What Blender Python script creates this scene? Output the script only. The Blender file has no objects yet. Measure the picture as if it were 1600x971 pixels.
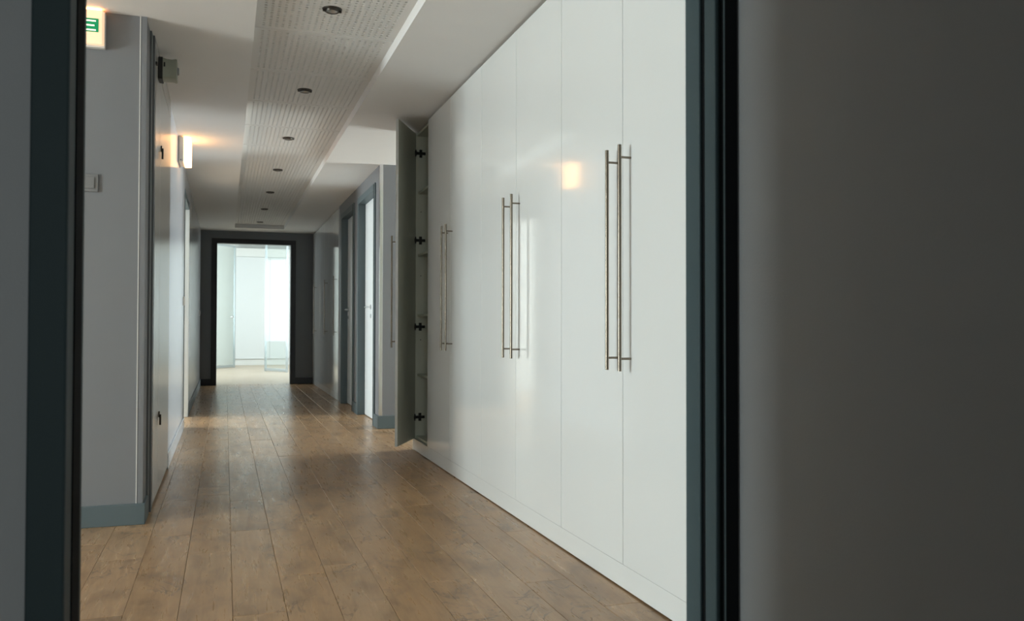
import bpy, math, random
from mathutils import Matrix, Vector

random.seed(7)
scene = bpy.context.scene
COL = scene.collection

# ------------------------------------------------------------------ camera
F_PX, YAW, PITCH, ROLL, EYE = 1334.5, math.radians(18.562), math.radians(0.995), math.radians(0.106), 0.93
fwd = Vector((math.sin(YAW) * math.cos(PITCH), math.cos(YAW) * math.cos(PITCH), math.sin(PITCH)))
rgt = Vector((math.cos(YAW), -math.sin(YAW), 0))
upv = rgt.cross(fwd)
r2 = rgt * math.cos(ROLL) + upv * math.sin(ROLL)
u2 = upv * math.cos(ROLL) - rgt * math.sin(ROLL)
cd = bpy.data.cameras.new('camera')
cd.sensor_width = 36.0
cd.lens = 36.0 * F_PX / 1600.0
cd.clip_start = 0.05
cd.dof.use_dof = True
cd.dof.focus_distance = 3.7
cd.dof.aperture_fstop = 8.0
cam = bpy.data.objects.new('camera', cd)
COL.objects.link(cam)
cam.matrix_world = Matrix(((r2.x, u2.x, -fwd.x, 0), (r2.y, u2.y, -fwd.y, 0), (r2.z, u2.z, -fwd.z, EYE), (0, 0, 0, 1)))
scene.camera = cam

# ------------------------------------------------------------------ world, daylight at the windows, exposure
world = bpy.data.worlds.new('world')
scene.world = world
world.use_nodes = True
wn = world.node_tree
wn.nodes['Background'].inputs[0].default_value = (0.80, 0.90, 1.0, 1)
wn.nodes['Background'].inputs[1].default_value = 1.0

def window_light(name, loc, direction, sx, sy, power, color):
    l = bpy.data.lights.new(name, 'AREA')
    l.shape = 'RECTANGLE'
    l.size, l.size_y = sx, sy
    l.energy = power
    l.color = color
    o = bpy.data.objects.new(name, l)
    COL.objects.link(o)
    o.location = loc
    o.rotation_euler = Vector(direction).to_track_quat('-Z', 'Y').to_euler()
    o['kind'] = 'helper'
    return o

DAY = (0.905, 0.965, 1.0)
# lobby window (left), side-passage window (right), left room window, far room windows, added unseen fill for the near room
window_light('daylight_lobby', (-6.16, 2.075, 1.18), (1, 0, 0), 1.45, 2.1, 345, DAY)
window_light('daylight_passage', (5.76, 6.985, 1.25), (-1, 0, 0), 1.2, 1.9, 285, DAY)
window_light('daylight_side_room', (-4.06, 9.75, 1.35), (1, 0, 0), 1.1, 1.6, 350, DAY)
window_light('daylight_far_room_left', (-1.76, 17.2, 1.5), (1, 0, 0), 4.0, 1.9, 114, DAY)
window_light('daylight_far_room_right', (3.26, 17.2, 1.5), (-1, 0, 0), 4.0, 1.9, 114, DAY)
window_light('fill_near_room', (-0.7, -5.16, 1.5), (0, 1, 0), 1.0, 1.2, 56, DAY)

scene.view_settings.view_transform = 'Standard'
scene.view_settings.look = 'None'
scene.view_settings.gamma = 1.0
scene.view_settings.use_curve_mapping = False
scene.view_settings.exposure = 0.0

# ------------------------------------------------------------------ materials
def mat(name, color, rough=0.5, metal=0.0, spec=0.5, noise=0.0, nscale=6.0, bump=0.0, bscale=300.0, coat=0.0, coat_rough=0.05):
    m = bpy.data.materials.new(name)
    m.use_nodes = True
    nt = m.node_tree
    b = nt.nodes['Principled BSDF']
    b.inputs['Base Color'].default_value = (*color, 1)
    b.inputs['Roughness'].default_value = rough
    b.inputs['Metallic'].default_value = metal
    b.inputs['Specular IOR Level'].default_value = spec
    b.inputs['Coat Weight'].default_value = coat
    b.inputs['Coat Roughness'].default_value = coat_rough
    tc = nt.nodes.new('ShaderNodeTexCoord')
    if noise > 0:
        n = nt.nodes.new('ShaderNodeTexNoise')
        n.inputs['Scale'].default_value = nscale
        n.inputs['Detail'].default_value = 4
        nt.links.new(tc.outputs['Object'], n.inputs['Vector'])
        mx = nt.nodes.new('ShaderNodeMix')
        mx.data_type = 'RGBA'
        mx.inputs[6].default_value = (*[c * (1 - noise) for c in color], 1)
        mx.inputs[7].default_value = (*[min(1, c * (1 + noise)) for c in color], 1)
        nt.links.new(n.outputs['Fac'], mx.inputs[0])
        nt.links.new(mx.outputs[2], b.inputs['Base Color'])
    if bump > 0:
        n2 = nt.nodes.new('ShaderNodeTexNoise')
        n2.inputs['Scale'].default_value = bscale
        n2.inputs['Detail'].default_value = 2
        nt.links.new(tc.outputs['Object'], n2.inputs['Vector'])
        bp = nt.nodes.new('ShaderNodeBump')
        bp.inputs['Strength'].default_value = bump
        bp.inputs['Distance'].default_value = 0.002
        nt.links.new(n2.outputs['Fac'], bp.inputs['Height'])
        nt.links.new(bp.outputs['Normal'], b.inputs['Normal'])
    return m

def emit_mat(name, color, strength):
    m = bpy.data.materials.new(name)
    m.use_nodes = True
    b = m.node_tree.nodes['Principled BSDF']
    b.inputs['Base Color'].default_value = (*color, 1)
    b.inputs['Emission Color'].default_value = (*color, 1)
    b.inputs['Emission Strength'].default_value = strength
    return m

def glass_mat(name, tint, milky, rough=0.02):
    m = bpy.data.materials.new(name)
    m.use_nodes = True
    nt = m.node_tree
    nt.nodes.remove(nt.nodes['Principled BSDF'])
    out = nt.nodes['Material Output']
    tr = nt.nodes.new('ShaderNodeBsdfTransparent')
    tr.inputs[0].default_value = (*tint, 1)
    df = nt.nodes.new('ShaderNodeBsdfTranslucent')
    df.inputs[0].default_value = (*tint, 1)
    m1 = nt.nodes.new('ShaderNodeMixShader')
    m1.inputs[0].default_value = milky
    nt.links.new(tr.outputs[0], m1.inputs[1])
    nt.links.new(df.outputs[0], m1.inputs[2])
    gl = nt.nodes.new('ShaderNodeBsdfGlossy')
    gl.inputs['Roughness'].default_value = rough
    m2 = nt.nodes.new('ShaderNodeMixShader')
    m2.inputs[0].default_value = 0.05
    nt.links.new(m1.outputs[0], m2.inputs[1])
    nt.links.new(gl.outputs[0], m2.inputs[2])
    nt.links.new(m2.outputs[0], out.inputs[0])
    return m

def wood_mat(name, per_board=True):
    m = bpy.data.materials.new(name)
    m.use_nodes = True
    nt = m.node_tree
    L = nt.links.new
    N = nt.nodes.new
    b = nt.nodes['Principled BSDF']
    tc = N('ShaderNodeTexCoord')
    oi = N('ShaderNodeObjectInfo')
    off = N('ShaderNodeVectorMath'); off.operation = 'SCALE'
    comb = N('ShaderNodeCombineXYZ')
    L(oi.outputs['Random'], comb.inputs[0]); L(oi.outputs['Random'], comb.inputs[1]); L(oi.outputs['Random'], comb.inputs[2])
    L(comb.outputs[0], off.inputs[0]); off.inputs['Scale'].default_value = 37.0
    add = N('ShaderNodeVectorMath'); add.operation = 'ADD'
    L(tc.outputs['Object'], add.inputs[0]); L(off.outputs[0], add.inputs[1])
    def mapped(sx, sy):
        mp = N('ShaderNodeMapping'); mp.inputs['Scale'].default_value = (sx, sy, 1)
        L(add.outputs[0], mp.inputs['Vector']); return mp
    def noise(mp, scale, detail, rough=0.5, dist=0.0):
        n = N('ShaderNodeTexNoise'); n.inputs['Scale'].default_value = scale; n.inputs['Detail'].default_value = detail
        n.inputs['Roughness'].default_value = rough; n.inputs['Distortion'].default_value = dist
        L(mp.outputs[0], n.inputs['Vector']); return n
    def ramp(src, stops):
        r = N('ShaderNodeValToRGB')
        e = r.color_ramp.elements
        while len(e) < len(stops): e.new(0.5)
        for el, (p, c) in zip(e, stops):
            el.position = p; el.color = (*c, 1) if len(c) == 3 else c
        L(src, r.inputs[0]); return r
    def mixc(fac, a, bb, mode='MIX'):
        x = N('ShaderNodeMix'); x.data_type = 'RGBA'; x.blend_type = mode
        if isinstance(fac, float): x.inputs[0].default_value = fac
        else: L(fac, x.inputs[0])
        for i, s in ((6, a), (7, bb)):
            if isinstance(s, tuple): x.inputs[i].default_value = (*s, 1)
            else: L(s, x.inputs[i])
        return x.outputs[2]
    # board tint
    tint = ramp(oi.outputs['Random'], [(0.0, (0.40, 0.245, 0.126)), (0.35, (0.485, 0.300, 0.158)), (0.7, (0.45, 0.286, 0.158)), (1.0, (0.515, 0.332, 0.185))])
    # long soft grain, figured by distortion
    grain = noise(mapped(16, 1.3), 3.0, 6, 0.6, 0.6)
    gcol = ramp(grain.outputs['Fac'], [(0.30, (0.82, 0.80, 0.78)), (0.55, (1.0, 1.0, 1.0)), (0.75, (1.10, 1.10, 1.10))])
    c1 = mixc(1.0, tint.outputs[0], gcol.outputs[0], 'MULTIPLY')
    # broad darker smoky patches
    blot = noise(mapped(3.6, 2.0), 1.9, 4, 0.55, 0.5)
    bcol = ramp(blot.outputs['Fac'], [(0.30, (0.66, 0.65, 0.65)), (0.50, (1, 1, 1)), (0.8, (1.08, 1.06, 1.03))])
    c2 = mixc(1.0, c1, bcol.outputs[0], 'MULTIPLY')
    # knots and dark cracks: thin lines where a distorted noise crosses a value, only inside patches
    crack = noise(mapped(3.0, 2.0), 1.25, 5, 0.55, 1.8)
    ck = ramp(crack.outputs['Fac'], [(0.484, (0, 0, 0)), (0.496, (1, 1, 1)), (0.502, (1, 1, 1)), (0.514, (0, 0, 0))])
    area = noise(mapped(2.6, 1.6), 1.7, 3)
    am = ramp(area.outputs['Fac'], [(0.47, (0, 0, 0)), (0.60, (0.75, 0.75, 0.75))])
    mul = N('ShaderNodeMath'); mul.operation = 'MULTIPLY'
    L(ck.outputs[0], mul.inputs[0]); L(am.outputs[0], mul.inputs[1])
    c3 = mixc(mul.outputs[0], c2, (0.13, 0.085, 0.055))
    L(c3, b.inputs['Base Color'])
    rr = ramp(grain.outputs['Fac'], [(0.2, (0.36, 0.36, 0.36)), (0.8, (0.23, 0.23, 0.23))])
    L(rr.outputs[0], b.inputs['Roughness'])
    b.inputs['Specular IOR Level'].default_value = 0.45
    bp = N('ShaderNodeBump'); bp.inputs['Strength'].default_value = 0.08; bp.inputs['Distance'].default_value = 0.001
    L(grain.outputs['Fac'], bp.inputs['Height'])
    bp2 = N('ShaderNodeBump'); bp2.inputs['Strength'].default_value = 0.12; bp2.inputs['Distance'].default_value = 0.002; bp2.invert = True
    L(mul.outputs[0], bp2.inputs['Height']); L(bp.outputs['Normal'], bp2.inputs['Normal'])
    L(bp2.outputs['Normal'], b.inputs['Normal'])
    return m

M = {}
M['wall'] = mat('grey_wall_paint', (0.205, 0.209, 0.220), 0.5, noise=0.02, bump=0.10, bscale=220)
M['satin'] = mat('satin_grey_wall', (0.44, 0.445, 0.46), 0.22, noise=0.02, bump=0.03, bscale=120)
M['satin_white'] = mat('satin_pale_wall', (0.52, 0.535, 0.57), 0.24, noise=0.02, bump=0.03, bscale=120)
M['room'] = mat('near_room_wall_paint', (0.42, 0.43, 0.44), 0.6, noise=0.03, bump=0.12, bscale=260)
M['room_shaded'] = mat('shaded_side_wall_grey', (0.25, 0.256, 0.258), 0.6, noise=0.03, bump=0.12, bscale=260)  # near room grey darkened, the side wall's shade is put into the colour
M['white'] = mat('white_wall_paint', (0.82, 0.83, 0.81), 0.6, noise=0.015, bump=0.05, bscale=200)
M['ceil'] = mat('ceiling_paint', (0.87, 0.855, 0.835), 0.7, noise=0.015, bump=0.05, bscale=200)
M['panel'] = mat('perforated_plaster', (0.80, 0.78, 0.75), 0.7)
M['void'] = mat('dark_void', (0.05, 0.05, 0.05), 0.9)
M['frame'] = mat('petrol_grey_lacquer', (0.050, 0.074, 0.080), 0.55, spec=0.15, noise=0.03)
M['gasket'] = mat('black_rubber', (0.008, 0.009, 0.010), 0.9, spec=0.1)
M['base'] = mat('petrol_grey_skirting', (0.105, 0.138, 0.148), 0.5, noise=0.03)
M['dark_wall'] = mat('anthracite_wall_paint', (0.20, 0.212, 0.225), 0.6, noise=0.03, bump=0.08)
M['dark_frame'] = mat('black_frame_lacquer', (0.012, 0.013, 0.016), 0.4)
M['gloss'] = mat('white_gloss_lacquer', (0.775, 0.79, 0.775), 0.075, spec=0.5, noise=0.006, nscale=2)
M['gloss2'] = mat('pale_grey_gloss_lacquer', (0.74, 0.75, 0.74), 0.06, spec=0.7, noise=0.006, nscale=2)
M['carcass'] = mat('cream_melamine', (0.70, 0.715, 0.61), 0.4, noise=0.02)
M['steel'] = mat('brushed_steel', (0.24, 0.205, 0.165), 0.25, metal=1.0)
M['chrome'] = mat('bright_steel', (0.75, 0.76, 0.78), 0.18, metal=1.0)
M['hinge'] = mat('dark_hinge_metal', (0.035, 0.033, 0.030), 0.4, metal=0.6)
M['bronze'] = mat('dark_bronze', (0.075, 0.066, 0.056), 0.35, metal=0.7)
M['lampglass'] = mat('lamp_reflector', (0.55, 0.55, 0.54), 0.2, metal=0.6)
M['doorleaf'] = mat('white_door_lacquer', (0.80, 0.83, 0.84), 0.35)
M['cup'] = mat('grey_cupboard_lacquer', (0.50, 0.475, 0.45), 0.22)
M['cupframe'] = mat('dark_grey_cupboard_frame', (0.14, 0.15, 0.155), 0.4)
M['plastic'] = mat('white_plastic', (0.72, 0.71, 0.68), 0.45)
M['greyplastic'] = mat('grey_plastic', (0.22, 0.22, 0.22), 0.45)
M['beige'] = mat('aged_beige_plastic', (0.33, 0.345, 0.28), 0.4)
M['black'] = mat('black_plastic', (0.01, 0.01, 0.01), 0.5)
M['glow'] = emit_mat('lit_warm_diffuser', (1.0, 0.52, 0.20), 7.0)
M['glowsign'] = emit_mat('lit_sign_face', (1.0, 0.68, 0.44), 0.72)
M['slot'] = emit_mat('lamp_slot_glow', (1.0, 0.42, 0.14), 16.0)
M['green'] = emit_mat('exit_sign_green', (0.0, 0.30, 0.11), 0.35)
M['signwhite'] = emit_mat('exit_sign_white', (1.0, 0.86, 0.72), 0.9)
M['wood'] = wood_mat('oak_boards')
M['subfloor'] = mat('dark_subfloor', (0.10, 0.07, 0.045), 0.8)
M['farfloor'] = mat('pale_oak_floor', (0.56, 0.46, 0.35), 0.4, noise=0.08, nscale=3)
M['glass'] = glass_mat('clear_window_glass', (0.95, 0.98, 0.97), 0.0)
M['glass_pale'] = glass_mat('pale_green_glass', (0.955, 0.985, 0.98), 0.05)
M['alu'] = mat('aluminium_profile', (0.50, 0.55, 0.57), 0.35, metal=0.9)

# ------------------------------------------------------------------ mesh helpers
class MB:
    """collects boxes, tubes and prisms, builds one mesh object"""
    def __init__(self, origin=(0, 0, 0)):
        self.v, self.f, self.o = [], [], Vector(origin)
    def add(self, vs, fs):
        n = len(self.v)
        self.v += [tuple(Vector(p) - self.o) for p in vs]
        self.f += [tuple(i + n for i in f) for f in fs]
        return self
    def box(self, x0, x1, y0, y1, z0, z1):
        vs = [(x, y, z) for z in (z0, z1) for y in (y0, y1) for x in (x0, x1)]
        return self.add(vs, [(0, 2, 3, 1), (4, 5, 7, 6), (0, 1, 5, 4), (2, 6, 7, 3), (0, 4, 6, 2), (1, 3, 7, 5)])
    def prism(self, pts, axis, a0, a1):
        """extrude a polygon (list of 2-tuples) along axis 0/1/2 from a0 to a1"""
        n = len(pts)
        def mk(p, a):
            q = list(p); q.insert(axis, a); return tuple(q)
        vs = [mk(p, a0) for p in pts] + [mk(p, a1) for p in pts]
        fs = [tuple(range(n))[::-1], tuple(range(n, 2 * n))]
        fs += [(i, (i + 1) % n, n + (i + 1) % n, n + i) for i in range(n)]
        return self.add(vs, fs)
    def tube(self, p0, p1, r0, r1=None, seg=14, caps=True):
        r1 = r0 if r1 is None else r1
        p0, p1 = Vector(p0), Vector(p1)
        d = (p1 - p0).normalized()
        a = d.orthogonal().normalized(); b = d.cross(a)
        vs = []
        for p, r in ((p0, r0), (p1, r1)):
            for i in range(seg):
                t = 2 * math.pi * i / seg
                vs.append(tuple(p + (a * math.cos(t) + b * math.sin(t)) * r))
        fs = [(i, (i + 1) % seg, seg + (i + 1) % seg, seg + i) for i in range(seg)]
        if caps: fs += [tuple(range(seg))[::-1], tuple(range(seg, 2 * seg))]
        return self.add(vs, fs)
    def lathe(self, prof, center, seg=24):
        """revolve (r, z) profile about the vertical through center"""
        cx, cy, cz = center
        n = len(prof); vs = []; fs = []
        for i in range(seg):
            t = 2 * math.pi * i / seg
            vs += [(cx + r * math.cos(t), cy + r * math.sin(t), cz + z) for r, z in prof]
        for i in range(seg):
            j = (i + 1) % seg
            fs += [(i * n + k, j * n + k, j * n + k + 1, i * n + k + 1) for k in range(n - 1)]
        return self.add(vs, fs)
    def build(self, name, m, parent=None, bevel=0.0, smooth=False, bseg=2):
        me = bpy.data.meshes.new(name)
        me.from_pydata(self.v, [], self.f)
        me.validate(); me.update()
        me.materials.append(M[m] if isinstance(m, str) else m)
        o = bpy.data.objects.new(name, me)
        COL.objects.link(o)
        if parent is not None:
            o.parent = parent
        else:
            o.location = self.o
        if parent is not None:
            # self.o is given in world space: express relative to the (unrotated) parent chain
            w = Vector((0, 0, 0)); p = parent
            while p is not None:
                w += p.location; p = p.parent
            o.location = self.o - w
        import bmesh
        bm = bmesh.new(); bm.from_mesh(me)
        bmesh.ops.recalc_face_normals(bm, faces=bm.faces)
        bm.to_mesh(me); bm.free()
        if smooth:
            me.shade_smooth()
            try:
                me.set_sharp_from_angle(angle=math.radians(40))
            except Exception:
                pass
        if bevel > 0:
            md = o.modifiers.new('bevel', 'BEVEL')
            md.width = bevel; md.segments = bseg; md.limit_method = 'ANGLE'; md.angle_limit = math.radians(40)
        return o

def tag(o, label=None, cat=None, group=None, kind=None):
    if label: o['label'] = label
    if cat: o['category'] = cat
    if group: o['group'] = group
    if kind: o['kind'] = kind
    return o

def empty(name, loc):
    o = bpy.data.objects.new(name, None)
    o.empty_display_size = 0.05
    COL.objects.link(o)
    o.location = loc
    return o

def struct(name, mb, m, label, cat, bevel=0.0):
    return tag(mb.build(name, m, None, bevel), label, cat, kind='structure')

def copy_tree(o, parent=None):
    c = o.copy(); COL.objects.link(c)
    if parent is not None: c.parent = parent
    for ch in o.children: copy_tree(ch, c)
    return c

H = 2.38            # ceiling height
XL, XR, XW = -0.361, 1.315, 1.334   # left wall, right wall, wardrobe fronts
YB = 4.34           # wall block facing the lobby
YF = 13.87          # far wall

# ------------------------------------------------------------------ structure: floor boards
fl = tag(MB((0, 6, 0)).box(-6.1, 5.7, 1.17, 13.98, -0.06, -0.018).build('floor', 'subfloor'),
         'oak plank floor running the length of the corridor', 'floor', kind='structure')
PW, P0 = 0.1667, 0.030
known = {1: [3.28, 5.27, 7.20], 4: [4.11], -1: [3.714, 4.95, 5.2], -3: [3.709, 3.0], 0: [4.752, 7.765], -2: [4.857], 5: [4.35], 7: [2.6]}
for row in range(-10, 10):
    x0 = P0 + row * PW
    x1 = x0 + PW
    if row > 7 and x0 > 1.40: continue
    ylim = (1.17, 13.98)
    if x1 < XL + 0.02: ylim = (1.17, YB + 0.01)
    joints = sorted(known.get(row, []))
    ys = [ylim[0]]
    y = ylim[0] + random.uniform(0.4, 1.9)
    cuts = []
    while y < ylim[1] - 0.3:
        cuts.append(y); y += random.uniform(1.1, 2.1)
    if joints:
        cuts = [c for c in cuts if all(abs(c - j) > 0.45 for j in joints) and not (joints[0] < c < joints[-1])] + joints
    cuts = sorted(c for c in cuts if c < ylim[1] - 0.15)
    ys += cuts + [ylim[1]]
    for a, b in zip(ys[:-1], ys[1:]):
        cx, cy = (x0 + x1) / 2, (a + b) / 2
        dz = random.uniform(-0.0006, 0.0004)
        g, bv, t = 0.0005, 0.0012, 0.018
        hx, hy = PW / 2 - g, (b - a) / 2 - g
        vs = []
        for (ex, ey, z) in ((hx, hy, -t), (hx, hy, -bv), (hx - bv, hy - bv, 0)):
            vs += [(cx - ex, cy - ey, z + dz), (cx + ex, cy - ey, z + dz), (cx + ex, cy + ey, z + dz), (cx - ex, cy + ey, z + dz)]
        fs = [(8, 9, 10, 11)]
        for k in (0, 4):
            fs += [(k + i, k + (i + 1) % 4, k + 4 + (i + 1) % 4, k + 4 + i) for i in range(4)]
        MB((cx, cy, 0)).add(vs, fs).build('plank', 'wood', fl)
struct('floor', MB((-2.7, 2.7, 0)).box(-6.1, P0 - 10 * PW, 1.17, YB + 0.01, -0.018, 0), 'wood', 'oak floor at the window side of the lobby', 'floor')
struct('floor', MB((3.5, 7, 0)).box(P0 + 9 * PW, 5.7, 6.2, 7.76, -0.018, 0), 'wood', 'oak floor of the side passage on the right', 'floor')
struct('floor', MB((-2.2, 9, 0)).box(-4.1, P0 - 3 * PW, 7.2, 11.6, -0.018, 0), 'wood', 'oak floor of the side room on the left', 'floor')
struct('floor', MB((0.7, 17, 0)).box(-1.8, 3.3, 13.98, 20.9, -0.06, 0), 'farfloor', 'pale oak floor of the bright far room', 'floor')
struct('floor', MB((0, -0.7, 0)).box(-2.7, 0.9, -5.3, 1.17, -0.06, 0), 'wood', 'oak floor of the dark room before the doorway', 'floor')

# ------------------------------------------------------------------ structure: ceiling with perforated recess
RX0, RX1, RY0, RY1, RD = 0.126, 0.838, 1.893, 13.375, 0.06
cm = MB((0, 6, H))
cm.box(-6.2, RX0, 1.17, 14.0, H, H + RD)
cm.box(RX1, 5.9, 1.17, 14.0, H, H + RD)
cm.box(RX0, RX1, 1.17, RY0, H, H + RD)
cm.box(RX0, RX1, RY1, 14.0, H, H + RD)
ceil = struct('ceiling', cm, 'ceil', 'white corridor ceiling with a long recessed perforated strip', 'ceiling')
struct('ceiling', MB((0, 7, H + 0.2)).box(-6.3, 6.0, 1.1, 14.05, H + 0.22, H + 0.30), 'void', 'dark slab above the corridor ceiling', 'ceiling')
struct('ceiling', MB((0, -0.7, H)).box(-2.7, 0.9, -5.3, 1.17, H, H + 0.1), 'room', 'ceiling of the dark room before the doorway', 'ceiling')
struct('ceiling', MB((0.7, 17, 2.75)).box(-1.8, 3.3, 13.9, 20.9, 2.78, 2.9), 'white', 'white ceiling of the bright far room', 'ceiling')

PITCHP, NCOL, NROW, HR = 0.0310, 21, 22, 0.0074
PL = 0.741
def perforated(name, spot):
    hx, hy, t = (RX1 - RX0) / 2, PL / 2 - 0.0015, 0.0125
    xs = [-PITCHP * NCOL / 2 + PITCHP * i for i in range(NCOL + 1)]
    ys = [-PITCHP * NROW / 2 + PITCHP * i for i in range(NROW + 1)]
    v, f = [], []
    def q(*p):
        n = len(v); v.extend(p); f.append(tuple(range(n, n + len(p))))
    # plain border
    X0, X1, Y0, Y1 = xs[0], xs[-1], ys[0], ys[-1]
    bv = 0.004
    q((-hx, -hy + bv, 0), (-hx, hy - bv, 0), (X0, hy - bv, 0), (X0, -hy + bv, 0))
    q((X1, -hy + bv, 0), (X1, hy - bv, 0), (hx, hy - bv, 0), (hx, -hy + bv, 0))
    q((X0, -hy + bv, 0), (X0, Y0, 0), (X1, Y0, 0), (X1, -hy + bv, 0))
    q((X0, Y1, 0), (X0, hy - bv, 0), (X1, hy - bv, 0), (X1, Y1, 0))
    q((-hx, -hy + bv, 0), (hx, -hy + bv, 0), (hx, -hy, t), (-hx, -hy, t))
    q((-hx, hy - bv, 0), (-hx, hy, t), (hx, hy, t), (hx, hy - bv, 0))
    A = [math.pi / 4 + math.pi / 4 * k for k in range(8)]
    for i in range(NCOL):
        for j in range(NROW):
            x0, x1, y0, y1 = xs[i], xs[i + 1], ys[j], ys[j + 1]
            cx, cy = (x0 + x1) / 2, (y0 + y1) / 2
            if spot and math.hypot(cx, cy) < 0.062:
                q((x0, y0, 0), (x0, y1, 0), (x1, y1, 0), (x1, y0, 0)); continue
            ring = [(cx + HR * math.cos(a), cy + HR * math.sin(a)) for a in A]
            cor = [(x1, y1), (cx, y1), (x0, y1), (x0, cy), (x0, y0), (cx, y0), (x1, y0), (x1, cy)]
            n = len(v)
            v.extend([(x, y, 0) for x, y in cor]); v.extend([(x, y, 0) for x, y in ring]); v.extend([(x, y, t) for x, y in ring])
            for k in range(8):
                k2 = (k + 1) % 8
                f.append((n + k, n + 8 + k, n + 8 + k2, n + k2))
                f.append((n + 8 + k, n + 16 + k, n + 16 + k2, n + 8 + k2))
    me = bpy.data.meshes.new(name)
    me.from_pydata(v, [], f); me.update()
    me.materials.append(M['panel'])
    return me
pm_plain, pm_spot = perforated('perforated_panel', False), perforated('perforated_panel_spot', True)
SP0, SPD = 4.120, 1.482
for k in range(-3, 13):
    yc = SP0 + k * PL
    if yc + PL / 2 > RY1 + 0.1: break
    o = bpy.data.objects.new('perforated_panel', pm_spot if k % 2 == 0 else pm_plain)
    COL.objects.link(o); o.parent = ceil
    o.location = ((RX0 + RX1) / 2, yc - 6, RD)
# closing border of the strip at its far end
yl = SP0 + 12 * PL + PL / 2
if yl < RY1:
    MB((0, 13.3, H)).box(RX0, RX1, yl, RY1, H + RD, H + RD + 0.012).build('end_panel', 'panel', ceil)

# ------------------------------------------------------------------ structure: walls
w = MB((-0.42, 6, 0))
w.box(-0.48, XL, YB, 8.28, 0, H)
w.box(-6.0, -0.48, YB, YB + 0.12, 0, H)
wl_block = struct('wall_left', w, 'wall', 'grey wall block with a corner at the start of the left side', 'wall')
struct('wall_left', MB((XL, 7, 0)).box(XL - 0.02, XL + 0.008, 5.93, 8.28, 0, H), 'satin_white', 'pale satin stretch of left wall beneath the lit emergency lamp', 'wall')
w = MB((-0.42, 11, 0))
w.box(-0.48, XL, 9.22, YF, 0, H)
w.box(-0.48, XL, 8.28, 9.22, 2.10, H)
struct('wall_left', w, 'satin', 'satin grey left wall running to the dark end wall', 'wall')
# lobby
w = MB((-6.05, 2.8, 0))
w.box(-6.12, -6.0, 1.17, 1.35, 0, H); w.box(-6.12, -6.0, 2.80, YB + 0.12, 0, H)
w.box(-6.12, -6.0, 1.35, 2.80, 0, 0.12); w.box(-6.12, -6.0, 1.35, 2.80, 2.25, H)
struct('wall_lobby', w, 'white', 'white lobby wall around its window', 'wall')
struct('lobby_bounce_lining', MB((-3.2, 1.29, 0)).box(-6.0, -0.24, 1.281, 1.292, 0, H), 'white', 'white lining added to the lobby side of the near wall for bounce', 'wall')  # unseen white lining added to bounce fill light into the corridor
# near wall with the doorway we look through
YN0, YN1 = 1.166, 1.280
w = MB((0, 1.22, 0))
w.box(-6.12, -0.222, YN0, YN1, 0, H)
w.box(0.768, 2.0, YN0, YN1, 0, H)
w.box(-0.222, 0.768, YN0, YN1, 2.15, H)
struct('wall_near', w, 'room', 'dark grey wall around the doorway at the left edge', 'wall')
struct('wall_near_right', MB((0.83, -0.7, 0)).box(0.768, 0.9, -5.3, YN0, 0, H), 'room_shaded', 'large dark grey wall filling the right side', 'wall')
w = MB((0, -5.1, 0))
w.box(-2.7, -1.2, -5.12, -5.0, 0, H); w.box(-0.2, 0.768, -5.12, -5.0, 0, H)
w.box(-1.2, -0.2, -5.12, -5.0, 0, 0.9); w.box(-1.2, -0.2, -5.12, -5.0, 2.1, H)
struct('wall_near_back', w, 'room', 'grey wall behind the viewpoint with a small added window', 'wall')
struct('wall_near_left', MB((-2.6, -0.7, 0)).box(-2.7, -2.6, -5.12, YN0, 0, H), 'room', 'grey side wall of the dark near room', 'wall')
# right side: behind the wardrobes, passage, door wall
w = MB((2.0, 4, 0))
w.box(1.94, 2.06, 1.28, 6.32, 0, H); w.box(XW, 1.94, YN1, 2.157, 0, H)
struct('wall_right', w, 'wall', 'grey wall behind the row of white wardrobes', 'wall')
struct('wall_passage', MB((3.8, 6.27, 0)).box(2.06, 5.62, 6.22, 6.32, 0, H), 'white', 'white near wall of the side passage', 'wall')
w = MB((1.4, 9, 0))
DA0, DA1, DB0, DB1, DH = 7.93, 8.90, 9.30, 10.24, 2.19
w.box(XR, 5.62, 7.65, 7.75, 0, H)
w.box(XR, XR + 0.12, 7.75, DA0, 0, H)
w.box(XR, XR + 0.12, DA1, DB0, 0, H)
w.box(XR, XR + 0.12, DB1, 10.56, 0, H)
w.box(XR, XR + 0.12, DA0, DA1, DH, H)
w.box(XR, XR + 0.12, DB0, DB1, DH, H)
struct('wall_right', w, 'wall', 'grey right wall holding the two doors', 'wall')
struct('wall_right', MB((2.0, 12, 0)).box(1.94, 2.04, 10.5, YF, 0, H), 'wall', 'grey wall behind the far glossy cupboards', 'wall')
w = MB((5.68, 7, 0))
w.box(5.62, 5.74, 6.2, 6.385, 0, H); w.box(5.62, 5.74, 7.585, 7.76, 0, H)
w.box(5.62, 5.74, 6.385, 7.585, 0, 0.3); w.box(5.62, 5.74, 6.385, 7.585, 2.2, H)
struct('wall_passage_end', w, 'white', 'white end wall of the side passage around its window', 'wall')
# left side room
w = MB((-4, 9.5, 0))
w.box(-4.02, -3.9, 7.2, 9.2, 0, H); w.box(-4.02, -3.9, 10.3, 11.6, 0, H)
w.box(-4.02, -3.9, 9.2, 10.3, 0, 0.55); w.box(-4.02, -3.9, 9.2, 10.3, 2.15, H)
w.box(-4.02, -0.48, 7.1, 7.2, 0, H); w.box(-4.02, -0.48, 11.5, 11.6, 0, H)
struct('wall_side_room', w, 'white', 'white walls of the side room behind the left doorway', 'wall')
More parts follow.
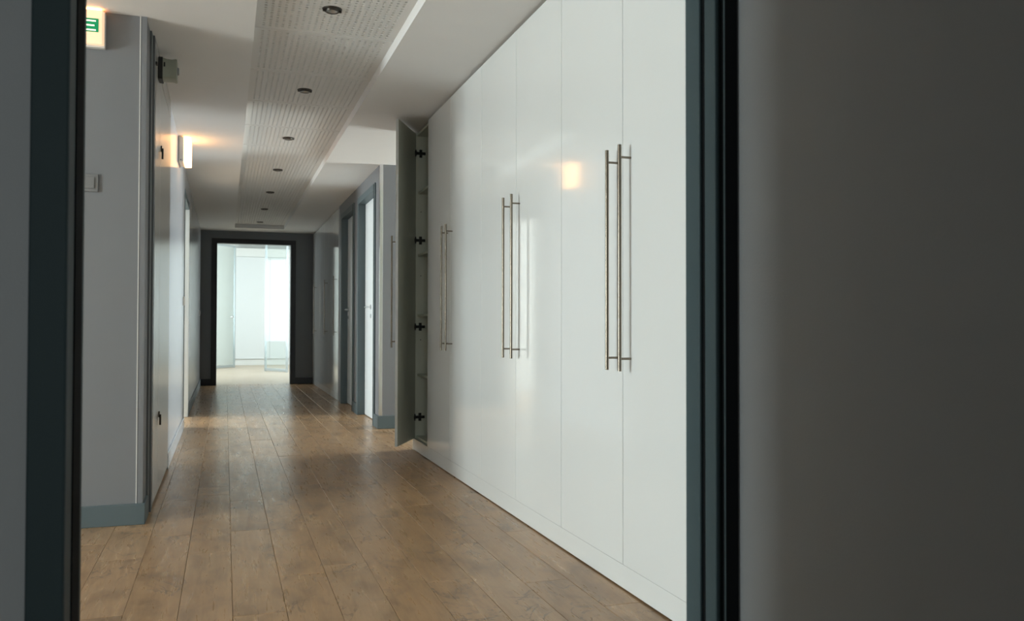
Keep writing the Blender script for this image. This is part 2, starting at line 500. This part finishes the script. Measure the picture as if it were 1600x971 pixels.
# far wall and far room
OX0, OX1, OZ = -0.123, 0.972, 2.186
w = MB((0.5, YF, 0))
w.box(-0.6, OX0 - 0.075, YF, YF + 0.11, 0, H + 0.5); w.box(OX1 + 0.075, 2.2, YF, YF + 0.11, 0, H + 0.5)
w.box(OX0 - 0.075, OX1 + 0.075, YF, YF + 0.11, OZ + 0.07, H + 0.5)
struct('wall_far', w, 'dark_wall', 'anthracite end wall around the bright far doorway', 'wall')
w = MB((0.7, 17, 0))
w.box(-1.72, -1.6, 13.98, 15.2, 0, 2.8); w.box(-1.72, -1.6, 19.2, 20.9, 0, 2.8)
w.box(-1.72, -1.6, 15.2, 19.2, 0, 0.5); w.box(-1.72, -1.6, 15.2, 19.2, 2.5, 2.8)
w.box(3.1, 3.22, 13.98, 15.2, 0, 2.8); w.box(3.1, 3.22, 19.2, 20.9, 0, 2.8)
w.box(3.1, 3.22, 15.2, 19.2, 0, 0.5); w.box(3.1, 3.22, 15.2, 19.2, 2.5, 2.8)
w.box(-1.72, 3.22, 20.78, 20.9, 0, 2.8)
w.box(-1.72, -0.6, YF, 13.98, 0, 2.8); w.box(2.2, 3.22, YF, 13.98, 0, 2.8)
struct('wall_far_room', w, 'white', 'white walls of the bright far room', 'wall')

# windows: frame and panes
def window(n, plane_axis, at, a0, a1, z0, z1, label, mull=1):
    def bx(mb, u0, u1, zz0, zz1, d):
        if plane_axis == 0: mb.box(at - d, at + d, u0, u1, zz0, zz1)
        else: mb.box(u0, u1, at - d, at + d, zz0, zz1)
        return mb
    org = (at, (a0 + a1) / 2, z0) if plane_axis == 0 else ((a0 + a1) / 2, at, z0)
    e = tag(empty('window_%d' % n, org), label, 'window', kind='structure')
    fr = MB(org)
    t = 0.045
    bx(fr, a0, a0 + t, z0, z1, 0.03); bx(fr, a1 - t, a1, z0, z1, 0.03)
    bx(fr, a0 + t, a1 - t, z0, z0 + t, 0.03); bx(fr, a0 + t, a1 - t, z1 - t, z1, 0.03)
    wds = (a1 - a0 - 2 * t - mull * t) / (mull + 1)
    for i in range(mull):
        u = a0 + t + wds * (i + 1) + t * i
        bx(fr, u, u + t, z0 + t, z1 - t, 0.03)
    fr.build('window_frame', 'plastic', e)
    for i in range(mull + 1):
        u = a0 + t + (wds + t) * i
        bx(MB(org), u, u + wds, z0 + t, z1 - t, 0.004).build('pane', 'glass', e)
window(1, 0, -6.06, 1.35, 2.80, 0.12, 2.25, 'white framed lobby window on the left side')
window(2, 0, 5.68, 6.385, 7.585, 0.3, 2.2, 'white framed window closing the side passage', 0)
window(3, 0, -3.96, 9.2, 10.3, 0.55, 2.15, 'white framed window of the left side room', 0)
window(4, 0, -1.66, 15.2, 19.2, 0.5, 2.5, 'wide window on the left of the far room', 3)
window(5, 0, 3.16, 15.2, 19.2, 0.5, 2.5, 'wide window on the right of the far room', 3)
window(6, 1, -5.06, -1.2, -0.2, 0.9, 2.1, 'small window added behind the viewpoint as fill', 0)

# skirting
def base(n, pieces, label, m='base', bev=0.003):
    mb = MB((pieces[0][0], pieces[0][2], 0))
    for p in pieces: mb.box(*p)
    return tag(mb.build(n, m, None, bev), label, 'skirting', kind='structure')
base('baseboard_left', [(-6.0, XL + 0.014, YB - 0.014, YB, 0, 0.098), (XL, XL + 0.014, YB, 4.53, 0, 0.098)], 'petrol grey skirting round the left wall corner')
base('baseboard_left_middle', [(XL + 0.008, XL + 0.020, 5.93, 8.21, 0, 0.10)], 'pale skirting under the white stretch of left wall', 'satin_white')
base('baseboard_left_far', [(XL, XL + 0.014, 9.29, YF, 0, 0.10)], 'grey skirting along the far part of the left wall')
base('baseboard_right', [(XR - 0.016, 1.95, 7.632, 7.65, 0, 0.115), (XR - 0.016, XR, 7.65, DA0 - 0.07, 0, 0.115)], 'petrol grey skirting at the foot of the right wall corner')
base('baseboard_right_middle', [(XR - 0.014, XR, DA1 + 0.07, DB0 - 0.07, 0, 0.115)], 'short skirting between the two right doors')
base('baseboard_far', [(XL, OX0 - 0.075, YF - 0.014, YF, 0, 0.10), (OX1 + 0.075, XR, YF - 0.014, YF, 0, 0.10)], 'black skirting on the anthracite end wall', 'dark_frame')

# ------------------------------------------------------------------ near door frame (rebated)
e = tag(empty('trim_1', (0.28, 1.22, 0)), 'dark petrol grey door frame at both sides of the view', 'door frame', kind='structure')
XJL, XJR = -0.1826, 0.745
# left jamb: face 5 cm wide towards us, rebate step, reveal
MB((XJL, 1.22, 0)).box(-0.2254, XJL, YN0 - 0.008, YN1 + 0.008, 0, 2.15).build('jamb', 'frame', e, 0.003)
MB((XJL, 1.22, 0)).box(XJL - 0.001, XJL + 0.0015, 1.205, 1.262, 0, 2.10).build('seal', 'gasket', e)  # seal widened over most of the reveal so that it reads dark
# right jamb built from its steps (seen edge on)
MB((XJR, 1.22, 0)).box(XJR, 0.775, 1.2425, YN1 + 0.008, 0, 2.15).build('jamb', 'frame', e, 0.002)
MB((XJR, 1.22, 0)).box(XJR + 0.006, 0.772, 1.2265, 1.2425, 0, 2.15).build('seal', 'gasket', e)
MB((XJR, 1.22, 0)).box(XJR, 0.775, 1.194, 1.2265, 0, 2.15).build('jamb', 'frame', e, 0.002)
MB((XJR, 1.22, 0)).box(XJR + 0.012, 0.772, 1.170, 1.194, 0, 2.15).build('seal', 'gasket', e)
MB((XJR, 1.22, 0)).box(XJR, 0.7665, 1.1665, 1.170, 0, 2.15).build('frame_edge', 'frame', e, 0.001)
MB((XJR, 1.15, 0)).box(XJR + 0.001, 0.7678, 1.1655, 1.1664, 0, 2.15).build('seal', 'gasket', e)
MB((0.28, 1.22, 2.1)).box(-0.2254, 0.775, YN0 - 0.008, YN1 + 0.008, 2.10, 2.16).build('head', 'frame', e, 0.003)

# far doorway frame
e = tag(empty('trim_2', ((OX0 + OX1) / 2, YF, 0)), 'black frame of the bright far doorway', 'door frame', kind='structure')
for a, b in ((OX0 - 0.08, OX0), (OX1, OX1 + 0.08)):
    MB((a, YF, 0)).box(a, b, YF - 0.015, YF + 0.12, 0, OZ).build('jamb', 'dark_frame', e, 0.004)
MB((0.4, YF, OZ)).box(OX0 - 0.08, OX1 + 0.08, YF - 0.015, YF + 0.12, OZ, OZ + 0.075).build('head', 'dark_frame', e, 0.004)

# ------------------------------------------------------------------ doors on the right wall
def lever(e, x, y, z, dy, sx, m='chrome'):
    """lever handle on a face with outward normal sx*X; lever points dy along Y"""
    o = MB((x, y, z))
    o.tube((x, y, z), (x + sx * 0.008, y, z), 0.026, seg=18)
    o.tube((x + sx * 0.008, y, z), (x + sx * 0.05, y, z), 0.009)
    o.tube((x + sx * 0.045, y - math.copysign(0.006, dy), z), (x + sx * 0.045, y + dy, z), 0.009)
    h = o.build('handle', m, e, smooth=True)
    MB((x, y, z)).tube((x, y, z - 0.09), (x + sx * 0.007, y, z - 0.09), 0.022, seg=18).build('lock_rose', m, h, smooth=True)
    return h
def right_door(n, y0, y1, label, leaf_m, handle_y, handle_dy):
    e = tag(empty('door_%d' % n, (XR, (y0 + y1) / 2, 0)), label, 'door', kind='structure')
    org = (XR, (y0 + y1) / 2, 0)
    fw = 0.055
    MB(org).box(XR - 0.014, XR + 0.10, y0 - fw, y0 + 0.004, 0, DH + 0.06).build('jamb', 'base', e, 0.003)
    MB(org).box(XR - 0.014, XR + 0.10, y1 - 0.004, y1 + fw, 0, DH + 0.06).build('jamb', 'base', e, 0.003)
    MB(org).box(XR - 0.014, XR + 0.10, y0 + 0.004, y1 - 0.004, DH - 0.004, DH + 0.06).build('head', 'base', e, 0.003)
    MB(org).box(XR - 0.013, XR - 0.017, y0 - 0.022, y0 - 0.012, 0, DH + 0.05).build('seal', 'gasket', e)
    leaf = MB(org).box(XR + 0.062, XR + 0.10, y0 + 0.006, y1 - 0.006, 0.008, DH - 0.006).build('leaf', leaf_m, e, 0.002)
    lever(leaf, XR + 0.062, handle_y, 1.11, handle_dy, -1)
    return e
right_door(1, DA0, DA1, 'bright white door nearest the open wardrobe, in a petrol grey frame', 'doorleaf', 8.50, 0.11)
right_door(2, DB0, DB1, 'shaded grey white door next to the far glossy cupboards', 'doorleaf', 10.14, -0.11)
# ------------------------------------------------------------------ left doorway with its leaf folded open
e = tag(empty('door_3', (XL, 8.75, 0)), 'white door standing open in the left wall doorway', 'door', kind='structure')
org = (XL, 8.75, 0)
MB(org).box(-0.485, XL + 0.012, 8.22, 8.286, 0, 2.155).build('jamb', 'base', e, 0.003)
MB(org).box(-0.485, XL + 0.012, 9.214, 9.28, 0, 2.155).build('jamb', 'doorleaf', e, 0.003)
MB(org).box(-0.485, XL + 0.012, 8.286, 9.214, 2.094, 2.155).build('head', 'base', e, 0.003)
leaf = MB(org).box(-1.38, -0.49, 8.235, 8.275, 0.01, 2.08).build('leaf', 'doorleaf', e, 0.002)
h = MB((-1.3, 8.28, 1.05))
h.tube((-1.30, 8.274, 1.05), (-1.30, 8.32, 1.05), 0.009); h.tube((-1.305, 8.318, 1.05), (-1.19, 8.318, 1.05), 0.009)
h.build('handle', 'chrome', leaf, smooth=True)

# ------------------------------------------------------------------ corner guards
def guard(label, pts, m='chrome', z0=0.1, z1=H, lit_bead=None):
    o = MB((pts[0][0], pts[0][1], z0)).prism(pts, 2, z0, z1).build('corner_guard', m, None, 0.0006)
    tag(o, label, 'corner guard', 'corner guards')
    if lit_bead: MB((lit_bead[0], lit_bead[2], z0)).box(*lit_bead, z0, z1).build('lit_bead', 'plastic', o)  # white on this ridge stands in for light caught by the edge
x, y, t, wd = XL, YB, 0.0025, 0.026
guard('pale corner guard on the left wall corner above petrol skirting', [(x + t, y - t), (x - wd, y - t), (x - wd, y), (x, y), (x, y + wd), (x + t, y + wd)], 'wall', 0.098, H, lit_bead=(x - wd - 0.002, x - wd + 0.002, y - t - 0.0015, y))
x, y = XR, 7.65
guard('shiny metal corner guard beside the white door on the right', [(x - t, y - t), (x - t, y + wd), (x, y + wd), (x, y), (x + wd, y), (x + wd, y - t)], 'chrome', 0.115, H)

# ------------------------------------------------------------------ wardrobes on the right
DT, ZB, ZT, DEPTH = 0.019, 0.088, 2.366, 0.58
def bar_handle(parent, x, y, z0=0.772, z1=1.557, off=0.043):
    mb = MB((x, y, z0))
    mb.tube((x - off, y, z0), (x - off, y, z1), 0.0066, seg=16)
    for z in (z0 + 0.043, z1 - 0.043):
        mb.tube((x, y, z), (x - off, y, z), 0.0042, seg=10)
    return mb.build('handle', 'steel', parent, smooth=True)
def door_panel(e, xf, y0, y1, m, hy=None, **k):
    d = MB((xf, (y0 + y1) / 2, ZB)).box(xf, xf + DT, y0 + 0.0016, y1 - 0.0016, ZB, ZT).build('door', m, e, 0.0012)
    if hy is not None: bar_handle(d, xf, hy, **k)
    return d
def closed_unit(y0, ym, y1, hy0, hy1, label):
    e = tag(empty('wardrobe', (XW + DEPTH / 2, (y0 + y1) / 2, 0)), label, 'wardrobe', 'row of white wardrobes')
    org = (XW + DEPTH / 2, (y0 + y1) / 2, 0)
    xb = XW + DT + 0.002
    MB(org).box(xb, XW + DEPTH, y0, y0 + 0.018, ZB, ZT).build('side_panel', 'carcass', e)
    MB(org).box(xb, XW + DEPTH, y1 - 0.018, y1, ZB, ZT).build('side_panel', 'carcass', e)
    MB(org).box(xb, XW + DEPTH, y0 + 0.018, y1 - 0.018, ZT - 0.018, ZT).build('top_panel', 'carcass', e)
    MB(org).box(xb, XW + DEPTH, y0 + 0.018, y1 - 0.018, ZB, ZB + 0.018).build('bottom_panel', 'carcass', e)
    MB(org).box(XW + DEPTH - 0.008, XW + DEPTH, y0 + 0.018, y1 - 0.018, ZB + 0.018, ZT - 0.018).build('back_panel', 'carcass', e)
    door_panel(e, XW, y0, ym, 'gloss', hy0)
    door_panel(e, XW, ym, y1, 'gloss', hy1)
closed_unit(2.159, 2.742, 3.325, 2.677, 2.780, 'closed white gloss wardrobe nearest the doorway with the largest steel bar handles')
closed_unit(3.325, 3.915, 4.508, 3.858, 3.984, 'closed white gloss wardrobe in the middle of the row')
closed_unit(4.508, 5.190, 5.820, 5.136, 5.248, 'closed white gloss wardrobe beside the open one, partly in shade')
# the open narrow unit at the end of the row
y0, y1 = 5.820, 6.305
e = tag(empty('wardrobe', (XW + DEPTH / 2, (y0 + y1) / 2, 0)), 'narrow white wardrobe standing open with empty shelves at the row end', 'wardrobe', 'row of white wardrobes')
org = (XW + DEPTH / 2, (y0 + y1) / 2, 0)
MB(org).box(XW + 0.004, XW + DEPTH, y1 - 0.018, y1 + 0.014, 0, ZT + 0.012).build('side_panel', 'carcass', e, 0.001)
MB(org).box(XW + DT + 0.002, XW + DEPTH, y0, y0 + 0.018, ZB, ZT).build('side_panel', 'carcass', e, 0.001)
MB(org).box(XW + DT + 0.002, XW + DEPTH, y0 + 0.018, y1 - 0.018, ZT - 0.018, ZT).build('top_panel', 'carcass', e, 0.001)
MB(org).box(XW + DT + 0.002, XW + DEPTH, y0 + 0.018, y1 - 0.018, ZB, ZB + 0.018).build('bottom_panel', 'carcass', e, 0.001)
MB(org).box(XW + DEPTH - 0.008, XW + DEPTH, y0 + 0.018, y1 - 0.018, ZB + 0.018, ZT - 0.018).build('back_panel', 'carcass', e)
for z in (1.93, 1.462, 1.012, 0.567):
    MB(org).box(XW + DT + 0.012, XW + DEPTH - 0.01, y0 + 0.019, y1 - 0.019, z - 0.018, z).build('shelf', 'carcass', e, 0.001)
for z in (1.78, 1.30, 0.82):
    MB(org).tube((XW + 0.055, y1 - 0.0185, z), (XW + 0.055, y1 - 0.017, z), 0.004, seg=8).build('peg_hole', 'black', e)
# door swung out about its far edge
ANG = math.radians(27)
hx, hyy, dw = XW + 0.002, y1 - 0.004, 0.480
dd = MB((hx, hyy, ZB)).box(hx, hx + DT, hyy - dw, hyy, ZB, ZT).build('door', 'gloss', e, 0.0012)
dd.data.materials.append(M['carcass'])
for p in dd.data.polygons:
    if p.normal.x > 0.9: p.material_index = 1
bar_handle(dd, hx, hyy - dw + 0.055)
HZ = (2.219, 1.565, 0.918, 0.244)
for z in HZ:
    MB((hx, hyy, z)).tube((hx + DT - 0.001, hyy - 0.024, z), (hx + DT + 0.006, hyy - 0.024, z), 0.019, seg=16).build('hinge_cup', 'hinge', dd)
dd.rotation_euler = (0, 0, -ANG)
for z in HZ:
    h = MB(org)
    ys = y1 - 0.018
    h.box(XW + 0.008, XW + 0.085, ys - 0.016, ys - 0.003, z - 0.010, z + 0.010)
    h.box(XW + 0.040, XW + 0.062, ys - 0.005, ys - 0.0005, z - 0.030, z + 0.030)
    h.tube((XW + 0.051, ys - 0.020, z), (XW + 0.051, ys - 0.002, z), 0.013, seg=12)
    h.box(XW + 0.004, XW + 0.014, ys - 0.022, ys - 0.001, z - 0.026, z + 0.026)
    h.build('hinge', 'hinge', e, 0.0015)
# continuous plinth under the whole row
o = MB((XW + 0.01, 4.2, 0)).box(XW + 0.0002, XW + 0.018, 2.159, 6.285, 0.006, ZB - 0.0006).build('wardrobe_plinth', 'gloss', None, 0.0003)
tag(o, 'low white gloss plinth running under the row of wardrobes', 'plinth')

# ------------------------------------------------------------------ far glossy cupboards
ZB2 = 0.09
cuts = [10.60, 11.66, 12.76, 13.862]
hys = [10.74, 11.78, 13.22]
lab = ['far glossy grey cupboard next to the shaded door', 'far glossy grey cupboard in the middle of three', 'far glossy grey cupboard against the anthracite end wall']
for i in range(3):
    a, b = cuts[i], cuts[i + 1]
    e = tag(empty('tall_cupboard', (XR + 0.3, (a + b) / 2, 0)), lab[i], 'cupboard', 'far glossy cupboards')
    org = (XR + 0.3, (a + b) / 2, 0)
    MB(org).box(XR + 0.022, XR + 0.58, a, b, ZB2, ZT).build('body', 'carcass', e)
    ymid = (a + b) / 2
    for (p, q) in ((a, ymid), (ymid, b)):
        d = MB((XR, (p + q) / 2, ZB2)).box(XR, XR + 0.019, p + 0.0015, q - 0.0015, ZB2, ZT).build('door', 'gloss2', e, 0.001)
        if p <= hys[i] < q: bar_handle(d, XR, hys[i], 0.80, 1.54)
o = MB((XR + 0.02, 12.2, 0)).box(XR + 0.003, XR + 0.022, 10.60, 13.85, 0.003, ZB2 - 0.003).build('cupboard_plinth', 'gloss2', None, 0.0008)
tag(o, 'low pale plinth under the far glossy cupboards', 'plinth')

# ------------------------------------------------------------------ service cupboard on the left
e = tag(empty('service_cupboard', (XL, 5.2, 0)), 'grey satin service cupboard with two tall doors in the left wall', 'cupboard')
org = (XL, 5.2, 0)
MB(org).box(XL, XL + 0.009, 4.53, 4.60, 0.0, H - 0.002).build('frame_post', 'cupframe', e, 0.001)
MB(org).box(XL, XL + 0.018, 4.60, 4.68, 0.0, H - 0.002).build('frame_post', 'cupframe', e, 0.001)
MB(org).box(XL, XL + 0.018, 4.68, 5.92, 2.272, H - 0.002).build('head', 'cup', e, 0.001)
MB(org).box(XL, XL + 0.010, 4.68, 5.92, 0.0, 0.02).build('sill', 'cupframe', e)
d1 = MB((XL, 4.86, 0)).box(XL, XL + 0.0175, 4.683, 5.038, 0.02, 2.268).build('door', 'cup', e, 0.0015)
d2 = MB((XL, 5.5, 0)).box(XL, XL + 0.0175, 5.043, 5.92, 0.02, 2.268).build('door', 'cup', e, 0.0015)
for z, dd_ in ((1.88, d2), (0.415, d2)):
    l = MB((XL + 0.018, 5.06, z))
    l.tube((XL + 0.0175, 5.075, z + 0.022), (XL + 0.024, 5.075, z + 0.022), 0.017, seg=14)
    l.box(XL + 0.022, XL + 0.032, 5.062, 5.082, z - 0.035, z + 0.022)
    l.build('latch', 'bronze', dd_, 0.001)
for z in (2.255,):
    MB((XL + 0.02, 4.65, z)).box(XL + 0.018, XL + 0.026, 4.645, 4.678, z - 0.006, z + 0.006).build('hinge', 'black', e)

# ------------------------------------------------------------------ signs, lamps and wall devices on the left
# illuminated exit sign on the block wall facing us
e = tag(empty('exit_sign', (-0.66, YB, 2.206)), 'lit exit sign box with green pictogram at the upper left', 'sign')
org = (-0.66, YB, 2.206)
MB(org).box(-0.790, -0.534, YB - 0.030, YB, 2.204, 2.372).build('housing', 'plastic', e, 0.004)
MB(org).prism([(-0.787, YB - 0.030), (-0.780, YB - 0.052), (-0.544, YB - 0.052), (-0.537, YB - 0.030)], 2, 2.214, 2.370).build('diffuser', 'glowsign', e, 0.002)
MB(org).box(-0.775, -0.549, YB - 0.048, YB - 0.030, 2.3722, 2.3735).build('light_slot', 'slot', e)
pl = MB(org).box(-0.765, -0.559, YB - 0.0540, YB - 0.0520, 2.268, 2.330).build('pictogram_plate', 'green', e)
yy0, yy1 = YB - 0.0550, YB - 0.0540
for zz in (2.273, 2.294, 2.315):
    MB(org).box(-0.612, -0.570 - (0.006 if zz == 2.294 else 0), yy0, yy1, zz, zz + 0.0068).build('white_bar', 'signwhite', pl)
ar = MB(org)
ar.box(-0.720, -0.650, yy0, yy1, 2.294, 2.304)
ar.prism([(-0.745, 2.299), (-0.716, 2.320), (-0.716, 2.278)], 1, yy0, yy1)
ar.build('arrow', 'signwhite', pl)
# emergency lamp on the left wall
e = tag(empty('emergency_lamp', (XL + 0.008, 7.13, 2.175)), 'glowing emergency lamp on the left wall near the ceiling', 'lamp')
org = (XL + 0.008, 7.13, 2.175)
MB(org).box(XL + 0.008, XL + 0.014, 6.985, 7.265, 2.178, 2.376).build('back_plate', 'greyplastic', e, 0.001)
MB(org).box(XL + 0.014, XL + 0.050, 6.995, 7.255, 2.184, 2.374).build('housing', 'plastic', e, 0.006)
MB(org).prism([(XL + 0.050, 6.998), (XL + 0.100, 7.010), (XL + 0.100, 7.240), (XL + 0.050, 7.252)], 2, 2.178, 2.374).build('diffuser', 'glow', e, 0.004)
MB(org).tube((XL + 0.030, 6.996, 2.196), (XL + 0.030, 6.990, 2.196), 0.005, seg=10).build('test_button', 'greyplastic', e)
# alarm sounder above the service cupboard
e = tag(empty('alarm_sounder', (XL + 0.018, 4.86, 2.22)), 'beige alarm sounder with black base above the service cupboard', 'alarm')
org = (XL + 0.018, 4.86, 2.22)
def rsq(cy, cz, h, r, n=5):
    pts = []
    for (sx, sz, a0) in ((1, 1, 0), (-1, 1, 90), (-1, -1, 180), (1, -1, 270)):
        for k in range(n):
            a = math.radians(a0 + 90 * k / (n - 1))
            pts.append((cy + sx * (h - r) + r * math.cos(a), cz + sz * (h - r) + r * math.sin(a)))
    return pts
cyy, czz = 4.86, 2.279
MB(org).prism(rsq(cyy, czz, 0.058, 0.012), 0, XL + 0.0195, XL + 0.041).build('base', 'black', e, 0.002)
vs, fs = [], []
secs = [(0.041, 0.055), (0.060, 0.0515), (0.085, 0.0505), (0.104, 0.054), (0.110, 0.052)]
n = 20
for dx, hh in secs:
    vs += [(XL + dx, a, b) for a, b in rsq(cyy, czz, hh, 0.014)]
for s in range(len(secs) - 1):
    fs += [(s * n + i, s * n + (i + 1) % n, (s + 1) * n + (i + 1) % n, (s + 1) * n + i) for i in range(n)]
fs += [tuple(range(n)), tuple(range((len(secs) - 1) * n, len(secs) * n))]
MB(org).add(vs, fs).build('body', 'beige', e, smooth=True)
MB(org).tube((XL + 0.110, cyy, czz), (XL + 0.119, cyy, czz), 0.022, 0.018, seg=18).build('sound_port', 'greyplastic', e)
MB(org).box(XL + 0.046, XL + 0.053, cyy - 0.0575, cyy - 0.052, czz + 0.006, czz + 0.028).build('slot', 'black', e)
# switches
def switch(name, loc, axis, label, m='greyplastic', s=0.041):
    e = tag(empty(name, loc), label, 'switch', 'light switches')
    x, y, z = loc
    if axis == 1:
        MB(loc).box(x - s, x + s, y - 0.009, y, z - s, z + s).build('plate', m, e, 0.003)
        MB(loc).box(x - s * .6, x + s * .6, y - 0.014, y - 0.009, z - s * .65, z + s * .65).build('rocker', m, e, 0.002)
    else:
        MB(loc).box(x, x + 0.009, y - s, y + s, z - s, z + s).build('plate', m, e, 0.003)
        MB(loc).box(x + 0.009, x + 0.014, y - s * .6, y + s * .6, z - s * .65, z + s * .65).build('rocker', m, e, 0.002)
switch('light_switch', (-0.600, YB, 1.583), 1, 'grey wall switch below the exit sign at the left jamb', 'greyplastic')
switch('light_switch', (XL + 0.008, 8.10, 1.14), 0, 'pale switch on the left wall just before the open doorway', 'plastic')
switch('light_switch', (XL, 13.4, 1.10), 0, 'pale switch on the left wall next to the end wall', 'plastic')

# ------------------------------------------------------------------ recessed spotlights
def spotlight(yc, label):
    c = ((RX0 + RX1) / 2 - 0.008, yc, H + RD)
    e = tag(empty('recessed_spotlight', c), label, 'spotlight', 'recessed ceiling spotlights')
    MB(c).lathe([(0.030, 0.004), (0.031, -0.006), (0.040, -0.008), (0.046, -0.004), (0.047, 0.0)], c, 28).build('trim_ring', 'bronze', e, smooth=True)
    g = MB(c)
    g.lathe([(0.0285, 0.0), (0.026, -0.012), (0.031, -0.014), (0.034, -0.007)], c, 24)
    g.box(c[0] - 0.044, c[0] - 0.030, yc - 0.006, yc + 0.006, c[2] - 0.013, c[2] - 0.006)
    g.box(c[0] + 0.030, c[0] + 0.044, yc - 0.006, yc + 0.006, c[2] - 0.013, c[2] - 0.006)
    g.build('gimbal', 'bronze', e, smooth=True)
    MB(c).lathe([(0.0, -0.003), (0.012, -0.005), (0.020, -0.009), (0.0255, -0.011)], c, 24).build('lamp_face', 'lampglass', e, smooth=True)
names = ['unlit spotlight nearest the viewer in the perforated ceiling strip', 'unlit spotlight second nearest in the perforated ceiling strip',
         'unlit spotlight third from the viewer in the ceiling strip', 'unlit spotlight in the middle of the seven on the ceiling strip',
         'unlit spotlight third from the far end of the strip', 'unlit spotlight second from the far end of the strip', 'unlit spotlight at the far end of the strip']
for k in range(7): spotlight(SP0 + SPD * k, names[k])

# ------------------------------------------------------------------ far room: cupboard and glass doors
e = tag(empty('white_cupboard', (1.3, 20.7, 0)), 'white cupboard against the back wall of the far room', 'cupboard')
org = (1.3, 20.7, 0)
MB(org).box(0.20, 2.6, 20.62, 20.77, 0.0, 0.14).build('plinth', 'white', e, 0.002)
MB(org).box(0.20, 2.6, 20.60, 20.77, 2.50, 2.70).build('top_panel', 'white', e, 0.002)
for a, b in ((0.20, 0.98), (0.984, 1.80), (1.804, 2.6)):
    MB(org).box(a, b, 20.58, 20.77, 0.145, 2.495).build('door', 'doorleaf', e, 0.002)
def glass_door(label, p, q, z1, knob=None):
    p, q = Vector((*p, 0)), Vector((*q, 0))
    c = (p + q) / 2
    e = tag(empty('glass_door', c), label, 'glass door', 'glass doors of the far room')
    L = (q - p).length
    org = tuple(c)
    parts = []
    parts.append(MB(org).box(c.x - L / 2 + 0.03, c.x + L / 2 - 0.03, c.y - 0.006, c.y + 0.006, 0.06, z1 - 0.04).build('pane', 'glass_pale', e))
    for a, b in ((-L / 2, -L / 2 + 0.03), (L / 2 - 0.03, L / 2)):
        parts.append(MB(org).box(c.x + a, c.x + b, c.y - 0.018, c.y + 0.018, 0, z1).build('stile', 'alu', e, 0.003))
    for a, b in ((0.008, 0.06), (z1 - 0.04, z1)):
        parts.append(MB(org).box(c.x - L / 2 + 0.03, c.x + L / 2 - 0.03, c.y - 0.016, c.y + 0.016, a, b).build('rail', 'alu', e, 0.003))
    if knob is not None:
        k = MB(org)
        kx = c.x - L / 2 + knob * L
        k.tube((kx, c.y - 0.006, 1.10), (kx, c.y - 0.05, 1.10), 0.011); k.tube((kx, c.y - 0.045, 1.10), (kx, c.y - 0.07, 1.10), 0.03, 0.026, 18)
        k.build('knob', 'chrome', e, smooth=True)
    e.rotation_euler = (0, 0, math.atan2(q.y - p.y, q.x - p.x))
glass_door('pale green glass door at the left of the far room', (-0.55, 18.7), (0.20, 19.6), 2.66, 0.88)
glass_door('framed glass door standing at the right of the far room', (0.77, 17.95), (1.16, 17.30), 2.58)
print('objects', len(bpy.data.objects))
